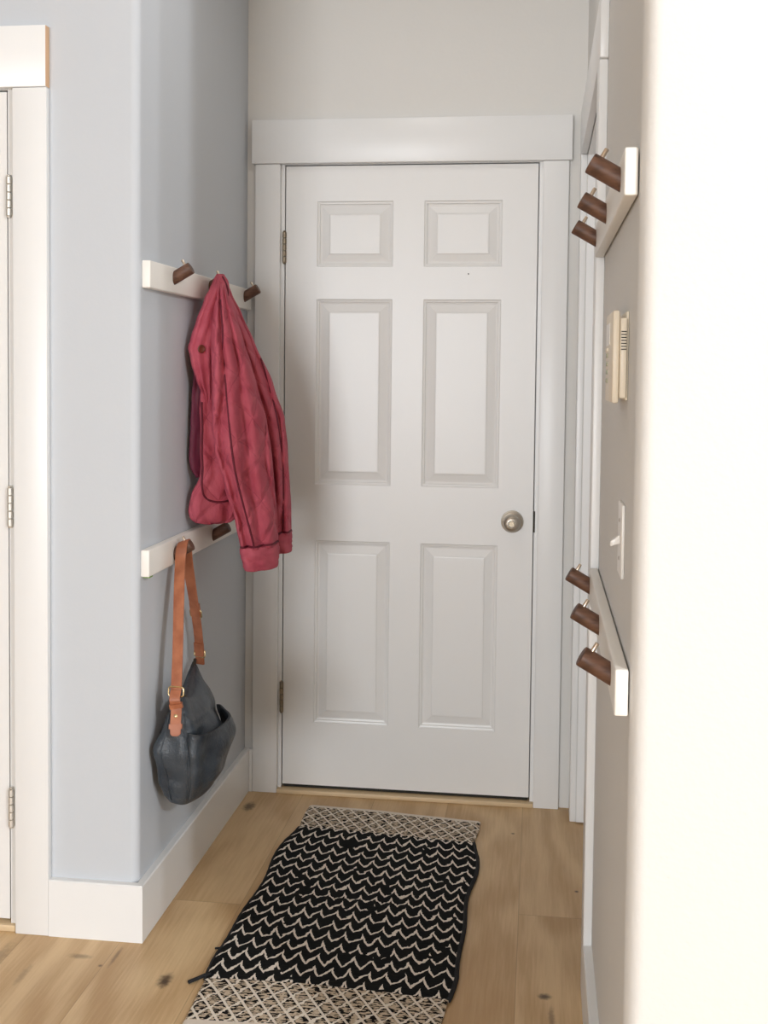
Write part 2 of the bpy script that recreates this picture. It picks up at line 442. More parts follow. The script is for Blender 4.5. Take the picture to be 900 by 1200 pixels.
# ------------------------------------------------------------------ doors
def door_mesh(w, h, xs, zs, th=0.035):
    """moulded six panel door; local x 0..w, z 0..h, front face at y=0 looking to -y"""
    bm = bmesh.new()
    gx = [0] + [v for p in xs for v in p] + [w]; gz = [0] + [v for p in zs for v in p] + [h]
    def quad(x0, x1, z0, z1, y=0):
        bm.faces.new([bm.verts.new(p) for p in ((x0, y, z0), (x1, y, z0), (x1, y, z1), (x0, y, z1))])
    prof = [(0, 0), (0.0035, 0.0035), (0.0085, 0.0045), (0.0105, 0.0085), (0.0165, 0.0100), (0.019, 0.0095), (0.0400, 0.0040), (0.0425, 0.0018), (0.046, 0.0014)]
    for i in range(len(gx) - 1):
        for j in range(len(gz) - 1):
            x0, x1, z0, z1 = gx[i], gx[i + 1], gz[j], gz[j + 1]
            if i % 2 == 1 and j % 2 == 1:
                rings = []
                for ins, d in prof:
                    rings.append([bm.verts.new(p) for p in ((x0 + ins, d, z0 + ins), (x1 - ins, d, z0 + ins), (x1 - ins, d, z1 - ins), (x0 + ins, d, z1 - ins))])
                for A, B in zip(rings, rings[1:]):
                    for k in range(4): bm.faces.new((A[k], A[(k + 1) % 4], B[(k + 1) % 4], B[k]))
                bm.faces.new(rings[-1])
            else: quad(x0, x1, z0, z1)
    # back and edges
    quad(0, w, 0, h, th)
    for a, b in (((0, 0), (w, 0)), ((w, 0), (w, h)), ((w, h), (0, h)), ((0, h), (0, 0))):
        bm.faces.new([bm.verts.new(p) for p in ((a[0], 0, a[1]), (b[0], 0, b[1]), (b[0], th, b[1]), (a[0], th, a[1]))])
    bmesh.ops.remove_doubles(bm, verts=bm.verts, dist=1e-5)
    return bm
DZ = 0.026
xs = [(0.103, 0.352), (0.452, 0.7015)]
zs = [(0.235 - DZ, 0.842 - DZ), (1.026 - DZ, 1.630 - DZ), (1.734 - DZ, 1.945 - DZ)]
d1 = struct('door_1', door_mesh(0.813, 2.032, xs, zs), m_door, loc=(0, 0.021, DZ), label='white six panel door at the end of the hall')
def hinge(parent, x, y, z, h=0.1, mat=m_hinge):
    bm = bmesh.new()
    n = 5
    for i in range(n):
        z0 = z - h / 2 + h * i / n; z1 = z0 + h / n - 0.0012
        lathe(bm, [(0.0052, 0), (0.0064, 0.0008), (0.0064, z1 - z0 - 0.0008), (0.0052, z1 - z0)], (x, y, z0), (0, 0, 1), 14)
    lathe(bm, [(0.002, 0), (0.0045, 0.001), (0.005, 0.003), (0.003, 0.005)], (x, y, z + h / 2 - 0.001), (0, 0, 1), 12)
    lathe(bm, [(0.002, 0), (0.0045, 0.001), (0.005, 0.003), (0.003, 0.005)], (x, y, z - h / 2 - 0.0045), (0, 0, 1), 12)
    box(bm, x - 0.0075, x + 0.001, y + 0.002, y + 0.0075, z - h / 2, z + h / 2)
    return obj('hinge', bm, mat, parent, smooth='auto')
for z in (1.797, 1.06, 0.318): hinge(d1, -0.0035, -0.0045, z - DZ)
# door knob with rosette
KX, KZ = 0.747, 0.921 - DZ
bm = bmesh.new()
lathe(bm, [(0.0355, 0), (0.036, 0.002), (0.0345, 0.005), (0.0325, 0.0055), (0.031, 0.009), (0.020, 0.0125), (0.0145, 0.014), (0.0135, 0.026), (0.0145, 0.030), (0.0235, 0.034), (0.0275, 0.042), (0.0275, 0.052), (0.0240, 0.060),
           (0.0190, 0.0635), (0.0125, 0.0645), (0.0105, 0.0625)], (KX, 0.0, KZ), (0, -1, 0), 40)
kn = obj('door_knob', bm, m_nickel, d1, smooth='auto')
bm = bmesh.new(); lathe(bm, [(0.0095, 0), (0.0095, 0.003), (0.008, 0.0042)], (KX, -0.0615, KZ), (0, -1, 0), 24)
obj('lock_button', bm, m_hinge, kn, smooth='auto')
bm = bmesh.new(); lathe(bm, [(0.0032, 0), (0.0032, 0.0012), (0.002, 0.0018)], (KX + 0.002, -0.0048, KZ + 0.0265), (0, -1, 0), 12)
obj('rosette_screw', bm, m_gapd, kn, smooth='auto')
bm = bmesh.new(); box(bm, 0.8133, 0.8195, -0.0035, 0.006, KZ - 0.033, KZ + 0.035)
obj('strike_plate', bm, m_gapd, d1, bevel=0.001)  # plate coloured dark for the shadow in the latch gap
bm = bmesh.new(); box(bm, 0.002, 0.811, 0.006, 0.03, -0.0115, 0.0)
obj('gap_shade_strip', bm, m_dark, d1, bevel=0.002)  # strip added to block the gap under the door and keep it dark
bm = bmesh.new(); lathe(bm, [(0.0022, 0), (0.0022, 0.004), (0.001, 0.005)], (0.596, 0.001, 1.711 - DZ), (0, -1, 0), 10)
bm2 = bm
obj('nail', bm2, m_gapd, d1, smooth='auto')

# closet door on the left (mostly outside the frame)
w2 = 0.845
xs2 = [(0.103, 0.372), (0.472, 0.742)]
d2 = struct('door_2', door_mesh(w2, 2.032, xs2, zs), m_door, loc=(-0.4585 - w2, YL + 0.002, DZ), label='white closet door at the far left edge')
for z in (1.808, 1.056, 0.31): hinge(d2, w2 + 0.0085, -0.0085, z - DZ, 0.095, m_silver)
# side door deep in the right hand opening
d3 = struct('door_3', door_mesh(0.9, 2.022, [(0.11, 0.395), (0.505, 0.79)], zs), m_door, label='white six panel side door set back in the right wall')
d3.rotation_euler = (0, 0, -PI / 2); d3.location = (XR + 0.085, -0.1095, DZ)
bm = bmesh.new()
lathe(bm, [(0.0345, 0), (0.0345, 0.005), (0.013, 0.012), (0.013, 0.03), (0.0265, 0.04), (0.0265, 0.052), (0.018, 0.062), (0.002, 0.064)], (0.83, 0, 0.895), (0, -1, 0), 32)
obj('door_knob', bm, m_nickel, d3, smooth='auto')

# ------------------------------------------------------------------ peg rails
def peg_bm(sx):
    """peg leaving the rail face (local x=0) in direction sx, tilted up 30 degrees, base cut flush"""
    bm = bmesh.new(); r = 0.0158; L = 0.051; a = math.radians(30); n = 28
    A = Vector((cos(a), 0, sin(a))); U = Vector((-sin(a), 0, cos(a))); V = Vector((0, 1, 0))
    rings = []
    def ring(t, rr):
        vs = []
        for k in range(n):
            th = 2 * PI * k / n; off = U * cos(th) * rr + V * sin(th) * rr
            tt = t
            if t is None: tt = -off.x / A.x
            p = A * tt + off
            vs.append(bm.verts.new((p.x * sx, p.y, p.z)))
        rings.append(vs)
    ring(None, r)
    for t in (0.0135, 0.03, L - 0.002): ring(t, r)
    ring(L - 0.0006, r - 0.0006); ring(L, r - 0.002)
    for P, Q in zip(rings, rings[1:]):
        for k in range(n): bm.faces.new((P[k], P[(k + 1) % n], Q[(k + 1) % n], Q[k]))
    bm.faces.new(rings[0]); bm.faces.new(rings[-1])
    return bm
def pin_bm(sx):
    bm = bmesh.new(); a = math.radians(30)
    A = Vector((cos(a), 0, sin(a))); U = Vector((-sin(a), 0, cos(a)))
    p = A * 0.040 + U * 0.0130; d = U
    p.x *= sx; d = Vector((U.x * sx, 0, U.z))
    lathe(bm, [(0.0036, 0), (0.0036, 0.0155), (0.0030, 0.0165), (0.001, 0.0168)], p, d, 14)
    return bm
peg_data = {}
for sx in (1, -1):
    h = obj('hook', peg_bm(sx), m_walnut, smooth='auto'); p = obj('metal_pin', pin_bm(sx), m_brass, smooth='auto')
    p.parent = h
    peg_data[sx] = (h, p)
used = {1: False, -1: False}
def coat_rail(label, side, y0, y1, zc, hooks, hh=0.0645, gap=0.0):
    sx = 1 if side == 'L' else -1
    wx = XL if side == 'L' else XR
    t = thing('coat_rail', label, 'coat rail', (wx, (y0 + y1) / 2, zc), 'white peg rails on the hall walls')
    ly = (y1 - y0) / 2
    bm = bmesh.new()
    x0, x1 = sorted((sx * gap, sx * 0.0215))
    box(bm, x0, x1, -ly, ly, -hh / 2, hh / 2)
    obj('rail_board', bm, m_rail, t, bevel=0.0028, seg=3)
    if gap:
        bm = bmesh.new()
        q0, q1 = sorted((0, sx * (gap + 0.001)))
        box(bm, q0, q1, -ly + 0.06, ly - 0.06, -0.012, 0.012)
        obj('wall_spacer', bm, m_gapd, t)
    for hy, dz in hooks:
        H0, P0 = peg_data[sx]
        if not used[sx]: h, p = H0, P0; used[sx] = True
        else:
            h = H0.copy(); p = P0.copy(); COL.objects.link(h); COL.objects.link(p); p.parent = h
        h.parent = t
        h.location = (sx * 0.0213, hy - (y0 + y1) / 2, dz)
    return t
coat_rail('upper white rail with three walnut pegs on the blue grey wall, holding the rose jacket', 'L', -0.952, -0.008, 1.624, [(-0.772, 0.006), (-0.462, 0.006), (-0.088, 0.006)], 0.066)
coat_rail('lower white rail with walnut pegs on the blue grey wall, holding the handbag', 'L', -0.957, -0.008, 0.9225, [(-0.762, -0.006), (-0.418, -0.006), (-0.078, -0.006)], 0.066)
coat_rail('upper white rail with three bare walnut pegs on the right wall, above the keypad', 'R', -1.948, -1.125, 1.677, [(-1.866, 0.002), (-1.520, 0.002), (-1.160, 0.002)], 0.067, 0.0022)
coat_rail('lower white rail with three bare walnut pegs on the right wall, below the light switch', 'R', -1.955, -1.125, 0.942, [(-1.860, 0.002), (-1.535, 0.002), (-1.160, 0.002)], 0.067, 0.0022)
# scrap of tape under the lower left rail
bm = bmesh.new()
box(bm, XL + 0.004, XL + 0.020, -0.950, -0.925, 0.8862, 0.8888)
tag(obj('tape_scrap', bm, m_tape, bevel=0.0006), 'tiny scrap of green tape under the lower left rail end', 'tape')

# ------------------------------------------------------------------ keypad and switch on the right wall
k = thing('alarm_keypad', 'cream wall keypad with speaker slots and small buttons on the right wall', 'keypad', (XR, -1.748, 1.42))
def kb(name, b, mat, bevel=0.0015, parent=k):
    bm = bmesh.new(); box(bm, *b); return obj(name, bm, mat, parent, bevel=bevel)
kb('back_plate', (-0.004, 0.0, -0.062, 0.085, -0.066, 0.070), m_cream)
kb('housing', (-0.0135, -0.003, -0.072, 0.090, -0.063, 0.060), m_cream, 0.003)
kb('front_cover', (-0.0245, -0.0138, -0.066, 0.100, -0.0705, 0.0715), m_cream, 0.0035)
bm = bmesh.new()
for i in range(7):
    z = 0.011 + i * 0.0045
    box(bm, -0.0120, -0.0040, -0.0726, -0.0715, z, z + 0.0016)
obj('speaker_slots', bm, m_gapd, k)
for i in range(4):
    kb('button', (-0.0263, -0.024, 0.045, 0.07, -0.040 + i * 0.0135, -0.033 + i * 0.0135), m_sage, 0.0006)
kb('display_window', (-0.0253, -0.024, 0.0, 0.085, 0.02, 0.055), m_switch, 0.0006)
kb('button_flap', (-0.0270, -0.0242, 0.035, 0.082, 0.0105, 0.016), m_cream, 0.0006)
sw = thing('light_switch', 'white toggle light switch plate on the right wall below the keypad', 'light switch', (XR, -1.772, 1.135))
kb('switch_plate', (-0.0055, 0, -0.038, 0.038, -0.0575, 0.0575), m_switch, 0.0022, sw)
for yy, up in ((0.0, -1),):
    bm = bmesh.new()
    pts = [(-0.004, -0.006), (-0.0185, -0.0115), (-0.0205, -0.009), (-0.0195, -0.003), (-0.015, 0.000), (-0.004, 0.008)]
    lo = [bm.verts.new((x, yy - 0.005, z * -up * 1.0)) for x, z in pts]; hi = [bm.verts.new((x, yy + 0.005, z * -up)) for x, z in pts]
    bm.faces.new(lo[::-1]); bm.faces.new(hi)
    for i in range(6): bm.faces.new((lo[i], lo[(i + 1) % 6], hi[(i + 1) % 6], hi[i]))
    obj('toggle', bm, m_switch, sw, bevel=0.0012)
    for zz in (-0.030, 0.030):
        bm = bmesh.new(); lathe(bm, [(0.0034, 0), (0.0034, 0.0008), (0.0022, 0.0016)], (-0.005, yy, zz), (-1, 0, 0), 14)
        obj('screw', bm, m_nickel, sw, smooth='auto')

# ------------------------------------------------------------------ rug
def bil(A, B, C, D, a, b):
    return [(A[i] * (1 - a) + B[i] * a) * (1 - b) + (C[i] * (1 - a) + D[i] * a) * b for i in (0, 1)]
RFL, RFR, RNL, RNR = (0.122, -0.103), (0.664, -0.144), (0.092, -1.318), (0.640, -1.312)
V1, V2, V0, V3 = 0.140, 0.850, 0.012, 0.985
def rug_pt(a, b):
    """a across 0..1, b from the door end 0..1"""
    x, y = bil(RFL, RFR, RNL, RNR, a, b)
    bulge = 0.0
    if V1 <= b <= V2:
        q = (b - V1) / (V2 - V1); bulge = 0.011 * min(1, 9 * q, 9 * (1 - q)) + 0.004 * sin(9 * q)
    ed = (a - 0.5) * 2
    x += bulge * ed + 0.004 * sin(b * 23 + (1 if ed > 0 else 4)) * abs(ed) ** 6
    y += 0.006 * sin(a * 5.0) - 0.010 * (0.5 - abs(a - 0.5)) * (1 if b < 0.5 else -1)
    z = 0.0095 + 0.0022 * noise.noise(Vector((x * 7, y * 7, 0)))
    return x, y, z
def rug_part(name, b0, b1, mat, parent, nx=72, nb=60, th=0.0075, voff=0.0):
    bm = bmesh.new(); uvl = bm.loops.layers.uv.new('UVMap')
    top = []; bot = []
    for j in range(nb + 1):
        b = b0 + (b1 - b0) * j / nb; rt, rb = [], []
        for i in range(nx + 1):
            a = i / nx; x, y, z = rug_pt(a, b)
            e = min(a, 1 - a) * 0.55
            z -= 0.0035 * (1 - min(1, e / 0.008)) ** 2
            rt.append((bm.verts.new((x, y, z)), (a * 0.56, b * 1.205))); rb.append((bm.verts.new((x, y, 0.0012)), (a * 0.56, b * 1.205)))
        top.append(rt); bot.append(rb)
    def face(q):
        f = bm.faces.new([v for v, _ in q])
        for l, (_, uv) in zip(f.loops, q): l[uvl].uv = (uv[0], uv[1] + voff)
    for j in range(nb):
        for i in range(nx):
            face((top[j][i], top[j][i + 1], top[j + 1][i + 1], top[j + 1][i]))
        face((top[j][0], top[j + 1][0], bot[j + 1][0], bot[j][0])); face((top[j][nx], bot[j][nx], bot[j + 1][nx], top[j + 1][nx]))
    for i in range(nx):
        face((top[0][i], bot[0][i], bot[0][i + 1], top[0][i + 1])); face((top[nb][i], top[nb][i + 1], bot[nb][i + 1], bot[nb][i]))
    for j in range(nb):
        for i in range(nx): face((bot[j][i], bot[j + 1][i], bot[j + 1][i + 1], bot[j][i + 1]))
    return obj(name, bm, mat, parent, smooth='auto')
rug = thing('woven_rug', 'flat woven black and cream chevron rug with lattice end bands on the oak floor', 'rug', (0.38, -0.72, 0))
rug_parts = [rug_part('hem', 0.0, V0, m_hem, rug, nb=4), rug_part('end_band', V0, V1, m_band, rug, nb=20), rug_part('chevron_field', V1, V2, m_field, rug, nb=110),
             rug_part('end_band', V2, V3, m_band, rug, nb=20), rug_part('hem', V3, 1.0, m_hem, rug, nb=4)]
bm = bmesh.new()
tube(bm, [(0.100, -1.118, 0.008), (0.088, -1.124, 0.009), (0.074, -1.135, 0.006), (0.058, -1.152, 0.0055)], 0.0042, 7)
rug_parts.append(obj('loose_thread', bm, m_thread, rug, smooth=True))
bm = bmesh.new()
tube(bm, [(0.091, -1.00, 0.008), (0.083, -1.003, 0.008), (0.076, -1.001, 0.006)], 0.0028, 6)
rug_parts.append(obj('loose_thread', bm, m_thread, rug, smooth=True))
# black bound edges of the chevron field
for a in (0.0, 1.0):
    bm = bmesh.new()
    tube(bm, [Vector(rug_pt(a, V1 + (V2 - V1) * i / 60)) + Vector((0, 0, -0.0030 + 0.0009 * sin(i * 2.1))) for i in range(61)], 0.0058 if a else 0.0034, 8)
    rug_parts.append(obj('edge_binding', bm, m_thread, rug, smooth=True))
for o in rug_parts: o.location = -Vector(rug.location)

# ------------------------------------------------------------------ quilted jacket on the upper left rail
JO = Vector((-0.02, -0.44, 0)); ES = Vector((0.669, 0.743, 0)); EN = Vector((0.743, -0.669, 0))
def jw(s, z, n):
    """jacket frame (s across, z up, n out of the front) to world; keeps clear of wall"""
    sf = s - 0.642 * n
    p = JO + ES * sf + EN * n; p.z = z
    p.x = max(p.x, XL + 0.004)
    return p
def lerp_table(tab, z):
    if z >= tab[0][0]: return tab[0][1:]
    for A, B in zip(tab, tab[1:]):
        if B[0] <= z <= A[0]:
            t = (A[0] - z) / (A[0] - B[0]); t = t * t * (3 - 2 * t) * 0.35 + t * 0.65
            return [a + (b - a) * t for a, b in zip(A[1:], B[1:])]
    return tab[-1][1:]
class Loft:
    """flattened cloth tube: table rows (z, left, right, n centre, half thickness)"""
    def __init__(self, tab, folds=0.006, kf=3.0, seed=0.0, p=2.4):
        self.tab = tab; self.f = folds; self.kf = kf; self.seed = seed; self.p = p
    def ring(self, z):
        return lerp_table(self.tab, z)
    def pt(self, z, th):
        l, r, nc, b = self.ring(z)
        c, s = cos(th), sin(th); e = 2 / self.p
        u = (abs(c) ** e) * (1 if c >= 0 else -1); w = (abs(s) ** e) * (1 if s >= 0 else -1)
        sp = (l + r) / 2 + (r - l) / 2 * u
        zz0, zz1 = self.tab[0][0], self.tab[-1][0]
        q = (zz0 - z) / (zz0 - zz1)
        amp = self.f * min(1, 0.35 + q * 2.2)
        d = amp * 1.9 * (abs(sin(self.kf * PI * 0.5 * u + self.seed + 0.9 * sin(q * 3.2 + self.seed) + 0.8 * noise.noise(Vector((self.seed, q * 5, u))))) ** 0.55 * 2 - 1.3)
        d += amp * 1.6 * noise.noise(Vector((u * 1.7 + self.seed, q * 4.0, self.seed * 3)))
        d += amp * 0.7 * noise.noise(Vector((u * 4 + self.seed, q * 11.0, 5 + self.seed)))
        nn = nc + b * w + d * abs(w) * (1 if w >= 0 else -0.4)
        edge = 0.0025 * noise.noise(Vector((q * 9, self.seed * 7, u * 2)))
        return jw(sp + edge * u, z, nn)
    def surf(self, s, z, lift=0.0):
        l, r, nc, b = self.ring(z)
        u = max(-0.999, min(0.999, (s - (l + r) / 2) / ((r - l) / 2)))
        cc = abs(u) ** (self.p / 2); th = math.acos(max(-1, min(1, cc)))
        if u < 0: th = PI - th
        return self.pt(z, th) + EN * lift
    def build(self, name, mat, parent, nz=70, nt=56, cap=True, z1=None):
        bm = bmesh.new(); uvl = bm.loops.layers.uv.new('UVMap')
        za, zb = self.tab[0][0], self.tab[-1][0]
        rings = []
        for j in range(nz + 1):
            z = za + (zb - za) * j / nz
            l, r, nc, b = self.ring(z); wid = (r - l) + 1.2 * b
            rings.append([(bm.verts.new(self.pt(z, 2 * PI * i / nt)), (wid * i / nt * 2, z)) for i in range(nt)])
        for A, B in zip(rings, rings[1:]):
            for i in range(nt):
                k2 = (i + 1) % nt
                q = (A[i], A[k2], B[k2], B[i]); f = bm.faces.new([v for v, _ in q])
                for l, (v, uv), ii in zip(f.loops, q, (i, i + 1, i + 1, i)):
                    wrow = uv[0] / max(1, i if False else 1)
                    l[uvl].uv = (uv[0] if not (k2 == 0 and ii == i + 1) else uv[0], uv[1])
        if cap:
            for rg, rev in ((rings[0], True), (rings[-1], False)):
                vs = [v for v, _ in rg]
                bm.faces.new(vs[::-1] if rev else vs)
        return obj(name, bm, mat, parent, smooth=True)
JT = Vector((-0.06, -0.45, 1.30))
jacket = thing('quilted_jacket', 'rose pink quilted jacket with maroon piping hung from the upper left rail by its collar', 'jacket', JT)
jp = []
body = Loft([(1.648, -0.082, -0.056, -0.03, 0.010), (1.60, -0.105, -0.035, -0.018, 0.028), (1.52, -0.135, 0.010, 0.0, 0.040), (1.42, -0.140, 0.055, 0.0, 0.045),
             (1.30, -0.125, 0.110, 0.0, 0.045), (1.15, -0.115, 0.130, 0.0, 0.045), (1.02, -0.06, 0.12, 0.0, 0.035)], 0.006, 3, 0.4)
jp.append(body.build('body_panel', m_quilt, jacket))
lining = Loft([(1.43, -0.152, -0.09, 0.043, 0.006), (1.285, -0.161, -0.09, 0.044, 0.008), (1.16, -0.167, -0.10, 0.045, 0.008), (1.125, -0.163, -0.105, 0.045, 0.008), (1.100, -0.145, -0.115, 0.045, 0.005)], 0.002, 2, 1.1)
jp.append(lining.build('lining', m_lining, jacket, 40, 32))
front = Loft([(1.50, -0.11, -0.06, 0.055, 0.012), (1.40, -0.128, -0.05, 0.058, 0.018), (1.308, -0.134, -0.04, 0.06, 0.022), (1.14, -0.131, -0.01, 0.06, 0.024), (1.10, -0.135, 0.0, 0.06, 0.024), (1.055, -0.160, 0.0, 0.058, 0.022), (1.012, -0.169, -0.005, 0.058, 0.02),
              (0.990, -0.163, -0.012, 0.058, 0.018), (0.977, -0.145, -0.02, 0.058, 0.014), (0.970, -0.110, -0.035, 0.058, 0.006)], 0.0035, 2.2, 2.0)
fo = front.build('front_panel', m_quilt, jacket); jp.append(fo)
collar = Loft([(1.664, -0.084, -0.058, 0.000, 0.012), (1.645, -0.094, -0.045, 0.012, 0.026), (1.618, -0.106, -0.040, 0.035, 0.034), (1.588, -0.121, -0.045, 0.05, 0.034), (1.530, -0.145, -0.060, 0.064, 0.028), (1.480, -0.162, -0.07, 0.07, 0.022),
               (1.455, -0.170, -0.075, 0.07, 0.020), (1.42, -0.162, -0.08, 0.07, 0.018), (1.37, -0.145, -0.085, 0.07, 0.016), (1.32, -0.122, -0.090, 0.068, 0.012), (1.295, -0.110, -0.095, 0.066, 0.006)], 0.004, 3.2, 3.3)
co_ = collar.build('collar', m_rose, jacket); jp.append(co_)
s2 = Loft([(1.655, -0.070, -0.056, -0.005, 0.010), (1.61, -0.085, -0.033, 0.01, 0.03), (1.551, -0.07, 0.002, 0.03, 0.04), (1.479, -0.04, 0.041, 0.035, 0.045), (1.356, 0.02, 0.109, 0.035, 0.045), (1.256, 0.055, 0.149, 0.03, 0.045), (1.179, 0.07, 0.160, 0.03, 0.042),
           (1.08, 0.085, 0.168, 0.03, 0.04), (1.0, 0.090, 0.174, 0.03, 0.036), (0.928, 0.095, 0.177, 0.03, 0.030), (0.918, 0.096, 0.174, 0.03, 0.028)], 0.008, 2.4, 4.4)
s2o = s2.build('sleeve', m_quilt, jacket); jp.append(s2o)
c2 = Loft([(0.924, 0.092, 0.1785, 0.03, 0.033), (0.905, 0.092, 0.180, 0.03, 0.034), (0.88, 0.096, 0.179, 0.03, 0.033), (0.865, 0.100, 0.178, 0.03, 0.031), (0.864, 0.102, 0.176, 0.03, 0.028)], 0.002, 2, 0.2)
cuff2 = c2.build('cuff', m_rose, s2o, 16, 40)
s1 = Loft([(1.640, -0.076, -0.058, 0.03, 0.010), (1.609, -0.085, -0.046, 0.06, 0.024), (1.55, -0.092, -0.020, 0.085, 0.034), (1.478, -0.098, 0.006, 0.10, 0.040), (1.40, -0.096, 0.035, 0.105, 0.042), (1.356, -0.095, 0.051, 0.105, 0.044), (1.257, -0.093, 0.084, 0.105, 0.046),
           (1.18, -0.086, 0.099, 0.105, 0.046), (1.08, -0.054, 0.112, 0.105, 0.046), (0.98, -0.019, 0.122, 0.103, 0.043), (0.912, -0.002, 0.127, 0.10, 0.038), (0.900, 0.0, 0.125, 0.10, 0.036)], 0.010, 2.6, 5.2)
s1o = s1.build('sleeve', m_quilt, jacket, 90, 64); jp.append(s1o)
c1 = Loft([(0.905, -0.003, 0.1285, 0.10, 0.042), (0.885, -0.002, 0.130, 0.10, 0.043), (0.86, 0.006, 0.128, 0.10, 0.042), (0.841, 0.012, 0.126, 0.10, 0.040), (0.839, 0.014, 0.123, 0.10, 0.037)], 0.003, 2, 1.2)
cuff1 = c1.build('cuff', m_rose, s1o, 18, 48)
def smooth_path(pts, n):
    out = []
    P = [pts[0]] + list(pts) + [pts[-1]]
    segs = len(pts) - 1
    for i in range(n + 1):
        t = i / n * segs; k_ = min(int(t), segs - 1); f = t - k_
        a, b, c, d = P[k_], P[k_ + 1], P[k_ + 2], P[k_ + 3]
        out.append(tuple(0.5 * ((2 * b[j]) + (-a[j] + c[j]) * f + (2 * a[j] - 5 * b[j] + 4 * c[j] - d[j]) * f * f + (-a[j] + 3 * b[j] - 3 * c[j] + d[j]) * f ** 3) for j in range(len(b))))
    return out
def piping(loft, pts, parent, r=0.0028, n=50):
    bm = bmesh.new()
    tube(bm, [loft.surf(s, z, 0.0008) for s, z in smooth_path(pts, n)], r, 8)
    return obj('piping', bm, m_piping, parent, smooth=True)
pipes = [piping(s1, [(-0.068, 1.585), (-0.060, 1.50), (-0.057, 1.428), (-0.042, 1.283), (-0.022, 1.137), (0.010, 1.02), (0.038, 0.93), (0.042, 0.907)], s1o),
         piping(s1, [(0.001 + 0.125 * i / 8, 0.908 + 0.004 * i / 8) for i in range(9)], s1o, 0.003),
         piping(s2, [(0.062, 1.43), (0.090, 1.356), (0.120, 1.256), (0.140, 1.13), (0.145, 0.978), (0.143, 0.928)], s2o),
         piping(s2, [(0.097 + 0.077 * i / 8, 0.925 + 0.003 * i / 8) for i in range(9)], s2o, 0.003),
         piping(front, [(-0.126, 1.308), (-0.124, 1.141), (-0.124, 1.075), (-0.112, 1.045), (-0.075, 1.033), (-0.03, 1.035)], fo)]
# piping along the collar edge
bm = bmesh.new()
tube(bm, [collar.surf(*q, 0.0) for q in smooth_path([(-0.064, 1.655), (-0.048, 1.625), (-0.045, 1.60)], 16)], 0.0028, 8)
pipes.append(obj('piping', bm, m_piping, co_, smooth=True))
bm = bmesh.new()
bp = collar.surf(-0.129, 1.451, 0.0005)
lathe(bm, [(0.0105, 0), (0.0115, 0.0015), (0.0115, 0.003), (0.009, 0.0042), (0.0075, 0.0034), (0.001, 0.0032)], bp, EN, 24)
jp.append(obj('button', bm, m_button, jacket, smooth='auto'))
for o in jp: o.location = -JT

# ------------------------------------------------------------------ handbag on the lower left rail
BT = Vector((-0.045, -0.77, 0.45))
bag = thing('handbag', 'dark navy leather slouchy handbag with tan strap hung on the lower left rail', 'handbag', BT)
BTAB = [(0.603, -0.088, -0.066, -0.880, -0.640), (0.590, -0.099, -0.054, -0.894, -0.636), (0.565, -0.110, -0.040, -0.908, -0.636), (0.535, -0.117, -0.020, -0.918, -0.638), (0.50, -0.121, -0.004, -0.924, -0.640), (0.45, -0.1235, 0.010, -0.926, -0.644),
        (0.40, -0.1235, 0.014, -0.920, -0.652), (0.36, -0.121, 0.010, -0.908, -0.662), (0.32, -0.114, -0.006, -0.888, -0.680), (0.298, -0.102, -0.022, -0.868, -0.70), (0.287, -0.085, -0.04, -0.845, -0.72)]
def bag_pt(z, th, out=0.0):
    xl, xr, yn, yf = lerp_table(BTAB, z)
    c, s = cos(th), sin(th)
    e = 2 / 2.5
    u = (abs(c) ** e) * (1 if c >= 0 else -1); w = (abs(s) ** e) * (1 if s >= 0 else -1)
    x = (xl + xr) / 2 + ((xr - xl) / 2 + out) * u
    y = (yn + yf) / 2 + ((yf - yn) / 2 + out) * w
    q = (0.603 - z) / 0.316
    amp = 0.008 * min(1, q * 3) * min(1, (1 - q) * 4)
    d = amp * (sin(th * 6 + 3 * q) * 0.6 + 1.6 * noise.noise(Vector((c * 2, s * 2, q * 5))))
    top = max(0.0, 1 - q * 2.2)
    sag = 0.036 * sin(PI * min(1, max(0, (y - yn) / max(1e-4, yf - yn)))) * top
    near = 0.026 * top * max(0.0, min(1.0, (yf - y) / (yf - yn)))
    x = x + d * u; y = y + d * w
    x += 0.050 * top * (min(1.0, max(0.0, (yf - y) / max(1e-4, yf - yn))) - 0.35)      # the zip line lies askew
    return Vector((max(x, XL + 0.003), y, z - sag - near))
bm = bmesh.new(); rings = []; NT = 72; NZ = 60
for j in range(NZ + 1):
    z = 0.603 + (0.287 - 0.603) * j / NZ
    rings.append([bm.verts.new(bag_pt(z, 2 * PI * i / NT)) for i in range(NT)])
for A, B in zip(rings, rings[1:]):
    for i in range(NT): bm.faces.new((A[i], A[(i + 1) % NT], B[(i + 1) % NT], B[i]))
bm.faces.new(rings[0][::-1]); bm.faces.new(rings[-1])
bg = []
body_b = obj('bag_body', bm, m_navy, bag, smooth=True); bg.append(body_b)
